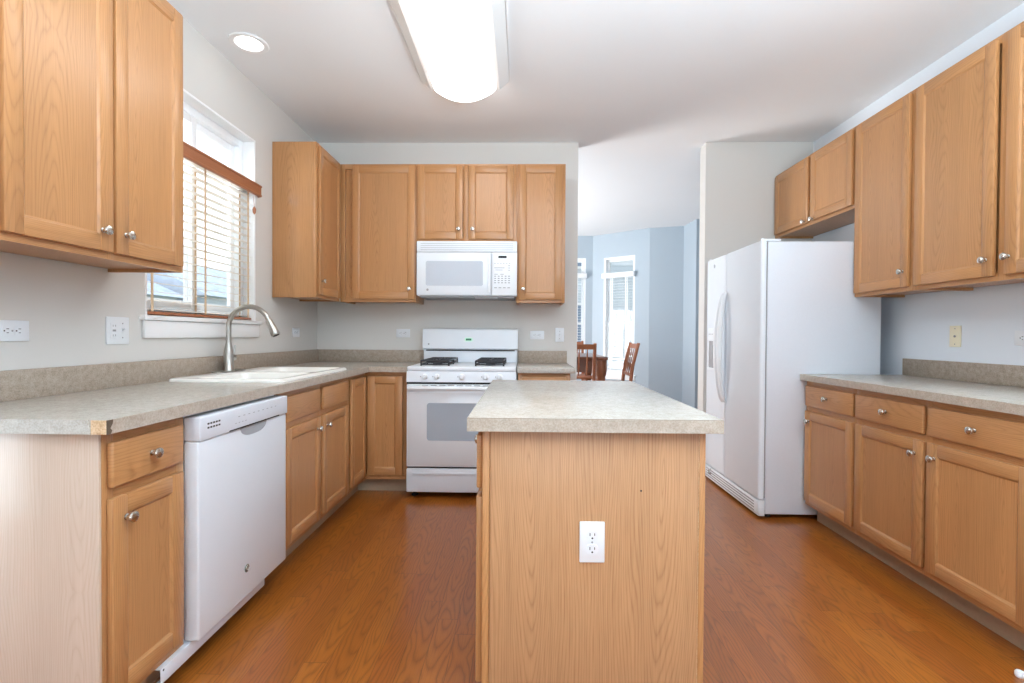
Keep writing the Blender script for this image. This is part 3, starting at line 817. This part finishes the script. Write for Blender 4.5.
def ge_mark(par, x, y, z, rad, mat='badgering'):
    b = B(); pts = [(x + rad * .78 * math.cos(a * math.pi / 12), y, z + rad * .78 * math.sin(a * math.pi / 12)) for a in range(25)]
    b.tube(pts, rad * .07, 6)
    s = rad
    b.tube([(x - .1 * s, y, z + .35 * s), (x - .4 * s, y, z + .38 * s), (x - .48 * s, y, z), (x - .3 * s, y, z - .38 * s), (x - .08 * s, y, z - .2 * s), (x - .08 * s, y, z), (x - .25 * s, y, z)], rad * .07, 6)
    b.tube([(x + .42 * s, y, z + .33 * s), (x + .16 * s, y, z + .35 * s), (x + .12 * s, y, z + .05 * s), (x + .3 * s, y, z), (x + .1 * s, y, z - .08 * s), (x + .14 * s, y, z - .35 * s), (x + .44 * s, y, z - .3 * s)], rad * .07, 6)
    return b.build('emblem', mat, par)
ge_mark(bd_, .287, -.0032, .221, .0155)
# loose toe panel, slipped towards the camera
b = B(); b.box(-.130, .475, .03, .0315, .058, .106, .0005); b.box(-.130, .475, .0316, .085, .1035, .105); b.box(-.130, .475, .0316, .05, .058, .0595)
o = b.build('kick_plate', 'whitem', r); o['label'] = 'loose white kick plate slipped to the left'
b = B(); b.lathe([(.0035, 0), (.0035, .0006)], (-.118, .0301, .098), (0, -1, 0), 10); b.build('screw_hole', 'slot', o)
B().box(.0, DW, .1, .115, 0, .057).build('toe_recess', 'gap', r)

# ------------------------------------------------------------------ range
GX, GY = -.4195, 3.372
r = thing('gas_range', 'white freestanding gas range with black grates against the back wall', 'stove', (GX, GY, 0))
g2 = .3785
B().box(-g2, g2, .045, .645, .045, .882, .003).build('body', 'white', r)
b = B(); b.box(-g2, g2, .012, .648, .8825, .915, .01, seg=3); ck = b.build('cooktop', 'white', r)
b = B(); b.prism([(-g2, .004, .808), (-g2, .012, .8822), (-g2, .05, .8822), (-g2, .05, .808)], (2 * g2, 0, 0)); cp = b.build('control_panel', 'white', r)
for x in (-.252, -.167, .006, .170, .266):
    b = B(); b.lathe([(.021, 0), (.021, .003), (.0165, .006), (.015, .022), (.012, .0245)], (x, .0055, .846), (0, -1, .1), 18); b.box(x - .0035, x + .0035, -.026, -.012, .831, .861, .0015)
    b.build('knob', 'plastic', cp)
    b = B(); b.box(x - .032, x - .026, .0045, .0075, .842, .85); b.build('knob_mark', 'print', cp)
b = B(); b.box(-g2 + .001, g2 - .001, .006, .045, .795, .8078); b.build('door_gap', 'gap', r)
b = B(); b.box(-g2 + .002, g2 - .002, .0, .044, .222, .793, .006, seg=3); od = b.build('oven_door', 'white', r)
b = B(); b.box(-g2 + .012, g2 - .012, -.003, -.0002, .232, .735, .002); dg = b.build('door_glass', 'doorglass', od)
b = B(); b.prism([(x, -.0042, z) for x, z in rrect(-.235, .235, .405, .665, .02)], (0, .001, 0)); b.build('oven_window', 'ovenglass', dg)
b = B(); b.tube([(-g2 + .02, -.002, .765), (-g2 + .025, -.035, .768), (-g2 + .06, -.046, .77), (0, -.05, .77), (g2 - .06, -.046, .77), (g2 - .025, -.035, .768), (g2 - .02, -.002, .765)], .0135, 14)
b.build('handle', 'plastic', od)
b = B()
for i in range(9): b.box(-.27 + i * .06, -.228 + i * .06, -.0012, .0005, .783, .788)
b.build('vent_slot', 'gasket', od)
B().box(-g2 + .004, g2 - .004, .02, .044, .2095, .2215).build('drawer_gap', 'gap', r)
b = B(); b.box(-g2 + .002, g2 - .002, .0, .044, .046, .209, .006, seg=3); dr = b.build('storage_drawer', 'whitem', r)
b = B(); b.box(-.33, .33, -.006, .0002, .168, .186, .004, seg=2); b.build('drawer_pull', 'whitem', dr)
for sx in (-1, 1):
    for y in (.09, .59):
        b = B(); b.lathe([(.024, .0), (.024, .008), (.013, .012), (.013, .045)], (sx * .335, y, 0), (0, 0, 1), 16); b.build('levelling_foot', 'rubber', r)
b = B(); b.box(-g2, g2, .600, .648, .915, 1.02, .002); b.build('splash_panel', 'white', r)
b = B(); b.box(-g2 + .02, g2 - .02, .594, .602, 1.006, 1.014); b.build('vent_gap', 'gap', r)
b = B()
n = 6; prof = [(.645, 1.018), (.585, 1.018), (.575, 1.026), (.583, 1.166), (.590, 1.180), (.612, 1.187), (.645, 1.187)]
b.prism([(-.3835, y, z) for y, z in prof], (.767, 0, 0)); bgd = b.build('backguard', 'white', r)
b = B(); b.prism([(x, .5755, z) for x, z in rrect(-.062, .035, 1.077, 1.117, .0195)], (0, .006, 0)); bz = b.build('clock_bezel', 'plastic', bgd)
b = B(); b.prism([(x, .5745, z) for x, z in rrect(-.044, .020, 1.083, 1.113, .012)], (0, .003, 0)); mz = b.build('clock_halo', 'mint', bz)
b = B(); b.box(-.034, .010, .5735, .576, 1.090, 1.106); b.build('clock_display', 'greend', mz)
b = B(); b.lathe([(.007, 0), (.006, .001)], (-.335, .5763, 1.06), (0, -1, 0), 16); b.build('badge', 'print', bgd)
for gx in (-.197, .190):
    b = B(); z0, z1 = .950, .956; hw = .098; y0, y1 = .09, .55
    for x in (gx - hw, gx + hw): b.tube([(x, y0, z0), (x, y1, z0)], .0065, 8)
    for y in (y0, (y0 + y1) / 2, y1): b.tube([(gx - hw, y, z0), (gx + hw, y, z0)], .0065, 8)
    for y in ((y0 * 3 + y1) / 4, (y0 + 3 * y1) / 4):
        for sx, sy in ((1, 0), (-1, 0), (0, 1), (0, -1)):
            b.tube([(gx + sx * hw, y + sy * .112, z0), (gx + sx * .03, y + sy * .03, z1)], .005, 8)
    for y in (y0, (y0 + y1) / 2 - .01, (y0 + y1) / 2 + .01, y1): b.tube([(gx - hw, y, .926), (gx + hw, y, .926)], .005, 8)
    for x in (gx - hw, gx + hw): b.tube([(x, y0, .926), (x, y1, .926)], .005, 8)
    for x in (gx - hw, gx + hw):
        for y in (y0, (y0 + y1) / 2, y1): b.tube([(x, y, .9148), (x, y, z0)], .006, 8)
    b.build('burner_grate', 'iron', ck)
    for y in ((y0 * 3 + y1) / 4, (y0 + 3 * y1) / 4):
        b = B(); b.lathe([(.048, .9146), (.048, .918), (.034, .92), (.034, .928), (.03, .931)], (gx, y, 0), (0, 0, 1), 22); b.build('burner', 'iron', ck)

# ------------------------------------------------------------------ over-the-range microwave
r = thing('microwave', 'white microwave mounted above the stove under short cabinet', 'microwave', (GX - .0025, 3.697, 0))
mz0, mz1 = 1.430, 1.8405
mw = .3785
B().box(-mw, mw, .03, .352, mz0, mz1, .003).build('body', 'white', r)
b = B(); b.box(-mw, mw, .0, .0298, 1.758, mz1, .006); vg = b.build('vent_grille', 'white', r)
b = B()
for i in range(4): b.box(-mw + .03, mw - .03, -.001, .001, 1.774 + i * .015, 1.7765 + i * .015)
b.build('vent_slot', 'print', vg)
b = B(); b.box(-mw, .186, .0, .0298, mz0 + .002, 1.756, .005); md = b.build('door', 'white', r)
b = B(); b.prism([(x, -.0012, z) for x, z in rrect(-.308, .122, 1.505, 1.690, .014)], (0, .003, 0)); b.build('door_window', 'microglass', md)
b = B(); b.box(.160, .180, -.016, .001, mz0 + .02, 1.74, .005, seg=3); b.build('handle', 'plastic', md)
b = B(); b.lathe([(.009, 0), (.009, .0012)], (-.295, -.0001, 1.474), (0, -1, 0), 16); bb = b.build('badge', 'print', md)
b = B(); b.box(.188, mw, .0, .0298, mz0 + .002, 1.756, .005); mp = b.build('control_panel', 'plastic', r)
b = B(); b.box(.238, .300, -.0012, .001, 1.713, 1.730); b.build('display', 'display', mp)
b = B()
for i in range(6): b.box(.208 + i * .022, .218 + i * .022, -.0008, .0006, 1.672, 1.6755)
b.box(.208, .285, -.0008, .0006, 1.638, 1.642); b.box(.216, .27, -.0008, .0006, 1.622, 1.6255)
for i in range(3): b.box(.312, .326, -.0008, .0006, 1.62 + i * .017, 1.624 + i * .017)
for i in range(2): b.box(.208 + i * .045, .235 + i * .045, -.0008, .0006, 1.590, 1.594)
for j in range(4):
    for i in range(5): b.box(.208 + i * .026, .222 + i * .026, -.0008, .0006, 1.525 + j * .0165, 1.531 + j * .0165)
for i in range(4): b.box(.208 + i * .033, .228 + i * .033, -.0008, .0006, 1.488, 1.4935)
b.build('button_print', 'print', mp)
b = B(); b.box(-mw + .02, mw - .02, .012, .34, mz0 - .012, mz0 - .0004, .002); bt = b.build('underside_vent', 'gasket', r)
b = B(); b.box(.06, .23, .03, .09, mz0 - .0135, mz0 - .0118); b.build('task_light', 'plastic', bt)

# ------------------------------------------------------------------ refrigerator (front faces -X)
FXf, FYf = 1.476, 3.983
r = thing('refrigerator', 'white side by side refrigerator with water dispenser', 'refrigerator', (FXf, FYf, 0), -R90)
FW = .903; ZT = 1.732
B().box(.0, FW, .040, .735, .03, ZT - .006, .006, seg=2).build('case', 'whitem', r)
B().box(.004, FW - .004, .030, .0398, .13, ZT - .012).build('door_gasket', 'gasket', r)
xs = .366
def fdoor(x0, x1):
    b = B(); pr = []
    bev = .02
    for k in range(6):
        a = math.pi / 2 * k / 5; pr.append((x0 + bev - bev * math.cos(a), bev - bev * math.sin(a)))
    for k in range(6):
        a = math.pi / 2 * k / 5; pr.append((x1 - bev + bev * math.sin(a), bev - bev * math.cos(a)))
    pr += [(x1, .03), (x0, .03)]
    b.prism([(x, y, .125) for x, y in pr], (0, 0, ZT - .125)); return b
fz = fdoor(0.0, xs - .003).build('freezer_door', 'white', r)
fd = fdoor(xs + .003, FW).build('fridge_door', 'white', r)
def fhandle(par, x, sgn):
    b = B(); pts = []; rad = []
    for k in range(25):
        t = k / 24; z = .655 + (1.455 - .655) * t; s = math.sin(math.pi * t) ** .55
        pts.append((x + sgn * .012 * (1 - s), -.004 - .052 * s, z)); rad.append(.008 + .009 * s)
    b.tube(pts, rad, 12, sx=1.5); return b.build('handle', 'plastic', par)
fhandle(fz, xs - .034, 1); fhandle(fd, xs + .034, -1)
# dispenser
b = B(); dx0, dx1 = .055, .205
b.box(dx0, dx1, -.006, .0, 1.10, 1.20, .003); b.box(dx0, dx0 + .012, -.006, 0, .885, 1.10, .002); b.box(dx1 - .012, dx1, -.006, 0, .885, 1.10, .002); b.box(dx0, dx1, -.012, 0, .872, .892, .003)
dp = b.build('water_dispenser', 'plastic', fz)
B().box(dx0 + .012, dx1 - .012, -.0015, .001, .892, 1.10).build('dispenser_recess', 'gasket', dp)
b = B(); b.box(.115, .145, -.008, -.001, .96, 1.07, .003); b.build('dispenser_paddle', 'print', dp)
b = B()
for i in range(4): b.box(.072 + i * .032, .09 + i * .032, -.0068, -.0055, 1.15, 1.156)
b.build('button_print', 'print', dp)
b = B(); b.lathe([(.014, 0), (.014, .002)], (.155, .0001, 1.675), (0, -1, 0), 20); bb = b.build('badge', 'print', fz); ge_mark(bb, .155, -.0025, 1.675, .013, 'whitem')
# hinge covers, grille, feet
b = B(); b.box(.02, .085, .03, .11, ZT - .001, ZT + .014, .005); b.box(FW - .085, FW - .02, .03, .13, ZT - .001, ZT + .014, .005); b.lathe([(.011, 0), (.011, .014), (.006, .018)], (FW - .03, .02, ZT - .001), (0, 0, 1), 14); b.lathe([(.011, 0), (.011, .014), (.006, .018)], (.03, .02, ZT - .001), (0, 0, 1), 14)
b.build('hinge_cover', 'plastic', r)
b = B(); b.box(.0, FW - .004, .0, .039, .018, .112, .004); gr = b.build('base_grille', 'plastic', r)
b = B()
for i in range(4): b.box(.03, FW - .06, -.0012, .001, .034 + i * .018, .040 + i * .018)
b.build('grille_slot', 'gasket', gr)
b = B(); b.box(FW - .04, FW, .004, .039, .018, .116, .004); b.build('grille_end', 'plastic', gr)
b = B(); b.tube([(.13, .0, .105), (.13, -.014, .1), (.135, -.016, .075), (.135, -.004, .065)], .006, 8); b.build('water_filter_knob', 'nickel', gr)
for x in (.06, FW - .06):
    for y in (.08, .68):
        b = B(); b.lathe([(.02, 0), (.02, .012), (.012, .014), (.012, .03)], (x, y, 0), (0, 0, 1), 14); b.build('roller_foot', 'rubber', r)

# ------------------------------------------------------------------ lights on the ceiling
r = thing('ceiling_light', 'long white fluorescent ceiling light with bowed lit lens', 'ceiling light', (-.362, 2.44, ZC - .001))
y0, y1 = -.61, .61
b = B()
for s in (-1, 1):
    b.prism([(s * .270, y0, 0), (s * .270, y0, -.018), (s * .212, y0, -.066), (s * .190, y0, -.066), (s * .190, y0, 0)], (0, y1 - y0, 0))
    b.prism([(s * .272, y0, -.018), (s * .276, y0, -.018), (s * .276, y0, 0), (s * .272, y0, 0)], (0, y1 - y0, 0))
b.box(-.189, .189, y0, y1, -.012, 0)
b.build('housing', 'fixtrim', r)
b = B(); n = 18; arc = [(-.188, -.070)]
for k in range(1, n): 
    t = k / n; arc.append((-.188 + .376 * t, -.070 - .075 * math.sin(math.pi * t) ** .8))
arc.append((.188, -.070))
arc = arc + [(.188, -.0135), (-.188, -.0135)]
b.prism([(x, y0 + .005, z) for x, z in arc], (0, y1 - y0 - .01, 0)); b.build('lens', 'lens', r, ang=50)
r = thing('recessed_light', 'round white recessed can light in the ceiling above the sink window', 'ceiling light', (CX, CY, ZC))
b = B(); b.lathe([(.074, -.0005), (.098, -.0005), (.1, -.004), (.095, -.008), (.072, -.006), (.072, -.0005)], (0, 0, 0), (0, 0, 1), 36, cap=False); b.build('trim_ring', 'trim', r)
b = B(); n = 36
prof = [(.073, -.004), (.058, .07), (.058, .12)]
for i in range(2):
    for k in range(n):
        a0, a1 = 2 * math.pi * k / n, 2 * math.pi * (k + 1) / n
        (r0, h0), (r1, h1) = prof[i], prof[i + 1]
        b.quad([(r0 * math.cos(a0), r0 * math.sin(a0), h0), (r0 * math.cos(a1), r0 * math.sin(a1), h0), (r1 * math.cos(a1), r1 * math.sin(a1), h1), (r1 * math.cos(a0), r1 * math.sin(a0), h1)])
b.build('baffle', 'trim', r)
b = B(); b.lathe([(.057, .07), (.055, .055), (.036, .042), (.005, .038)], (0, 0, 0), (0, 0, 1), 28); b.build('bulb', 'bulb', r)

# ------------------------------------------------------------------ dining furniture
def spin(b, x, y, z0, z1, r0, n=1):
    L = z1 - z0
    b.lathe([(r0 * .7, 0), (r0 * .8, L * .1), (r0 * 1.3, L * .3), (r0 * .8, L * .42), (r0 * 1.1, L * .46), (r0 * .6, L * .5), (r0 * .9, L * .7), (r0 * .55, L)], (x, y, z0), (0, 0, 1), 10)
def chair(label, loc, rz):
    """faces +y, back at y=0; counter height"""
    r = thing('dining_chair', label, 'chair', loc, rz, 'dining chairs')
    hw = .21; lean = .075
    sz = .575
    b = B(); b.box(-hw - .01, hw + .01, .03, .45, sz, sz + .035, .012, seg=3); b.build('seat', 'chair', r)
    for s in (-1, 1):
        b = B(); x = s * (hw - .008)
        pts = [(x, -.03, 0), (x, .02, .35), (x, .035, sz), (x, .01, .8), (x, -lean + .02, 1.058)]
        rad = [.017, .02, .021, .02, .017]
        b.tube(pts, rad, 8); b.build('back_post', 'chair', r)
        b = B(); b.lathe([(.013, 0), (.016, .1), (.024, .3), (.018, .36), (.022, .42), (.02, sz)], (s * (hw - .02), .41, 0), (0, 0, 1), 12); b.build('front_leg', 'chair', r)
    b = B(); n = 10
    for zz0, zz1 in ((.995, 1.048),):
        top = []
        for k in range(n + 1):
            x = -hw + 2 * hw * k / n; c = -.012 * math.cos(math.pi * (k / n - .5))
            top.append((x, c))
        for k in range(n):
            (xa, ca), (xb, cb) = top[k], top[k + 1]
            b.prism([(xa, -.055 + ca, zz0), (xb, -.055 + cb, zz0), (xb, -.035 + cb, zz0), (xa, -.035 + ca, zz0)], (0, -.012, zz1 - zz0))
    b.build('top_rail', 'chair', r)
    b = B(); b.box(-hw + .01, hw - .01, .012, .03, .69, .725, .004); b.build('lower_rail', 'chair', r)
    for x in (-.128, -.045, .045, .128):
        b = B(); L = .28
        b.lathe([(.006, 0), (.007, .03), (.011, .1), (.006, .13), (.009, .145), (.006, .16), (.008, .21), (.005, L)], (x, .021, .72), (0, -.22, 1), 10); b.build('spindle', 'chair', r)
    b = B(); b.box(-hw + .02, hw - .02, .4, .42, .22, .25, .004); b.box(-hw + .01, -hw + .03, .02, .4, .3, .33); b.box(hw - .03, hw - .01, .02, .4, .3, .33); b.build('stretcher', 'chair', r)
    return r
TX0, TX1, TY0, TY1, TZ = -.55, .915, 5.26, 6.40, .908
r = thing('dining_table', 'dark wooden dining table with thick turned legs beyond the kitchen opening', 'table', ((TX0 + TX1) / 2, (TY0 + TY1) / 2, 0))
hx, hy = (TX1 - TX0) / 2, (TY1 - TY0) / 2
B().box(-hx, hx, -hy, hy, TZ - .032, TZ, .006, seg=3).build('tabletop', 'table', r)
b = B(); b.box(-hx + .06, hx - .06, -hy + .04, -hy + .06, .74, TZ - .0325); b.box(-hx + .06, hx - .06, hy - .06, hy - .04, .74, TZ - .0325); b.box(-hx + .04, -hx + .06, -hy + .06, hy - .06, .74, TZ - .0325); b.box(hx - .06, hx - .04, -hy + .06, hy - .06, .74, TZ - .0325)
b.build('apron', 'table', r)
for sx in (-1, 1):
    for sy in (-1, 1):
        x, y = sx * (hx - .068), sy * (hy - .068)
        b = B()
        b.lathe([(.032, 0), (.04, .02), (.028, .05), (.05, .2), (.06, .38), (.05, .5), (.036, .56), (.05, .585), (.05, .60), (.04, .615), (.044, .64), (.055, .665), (.05, .69), (.062, .72), (.066, .76), (.064, .8745)], (x, y, 0), (0, 0, 1), 20)
        b.build('leg', 'tableleg', r)
chair('brown wooden dining chair with spindle back nearest the kitchen, partly behind wall end', (.535, 5.055, 0), 0)
chair('brown wooden dining chair seen from its side, right of the dining table', (1.215, 5.60, 0), R90)
chair('brown wooden dining chair on far side of dining table', (.64, 6.87, 0), math.pi)

# ------------------------------------------------------------------ small white thing on the floor
r = thing('door_stop', 'small white rounded cap lying on the floor near right cabinet toe kick', 'door stop', (1.676, 1.672, 0))
b = B(); b.lathe([(.011, 0), (.0135, .004), (.0135, .014), (.010, .02), (.002, .022)], (0, 0, 0), (0, 0, 1), 18); b.build('cap', 'plastic', r)

# ------------------------------------------------------------------ houses outside
def house(label, loc, rz, W_, D, hz, pitch, mat, group='neighbouring houses'):
    r = thing('neighbour_house', label, 'house', loc, rz, group)
    B().box(-W_ / 2, W_ / 2, 0, D, -.4, hz).build('wall', mat, r)
    b = B(); o = .4
    rh = pitch * (D / 2 + o)
    b.prism([(-W_ / 2 - o, -o, hz), (-W_ / 2 - o, D / 2, hz + rh), (-W_ / 2 - o, D + o, hz), ], (W_ + 2 * o, 0, 0)); b.build('roof', 'shingle', r)
    n = max(2, int(W_ // 2.6))
    for i in range(n):
        x = -W_ / 2 + W_ * (i + .5) / n
        for z in ((1.0, 2.3),) if hz < 4 else ((.8, 2.2), (3.3, 4.7)):
            b = B(); b.box(x - .5, x + .5, -.03, .02, z[0], z[1]); w_ = b.build('window', 'vinyl', r)
            b = B(); b.box(x - .42, x + .42, -.035, -.031, z[0] + .08, z[1] - .08); b.build('window_pane', 'houseglass', w_)
    return r
house('blue grey house with shingle roof seen low through the sink window blind', (-15.5, 19.0, 0), R90, 5.5, 7, 2.7, .42, 'siding2')
house('blue grey house with taller roof seen right of the window meeting rail', (-15.0, 27.5, 0), R90, 9, 8, 2.9, .5, 'siding2')
house('pale sided house seen through the dining bay window', (5.5, 16.0, 0), 0, 16, 8, 5.6, .5, 'siding')
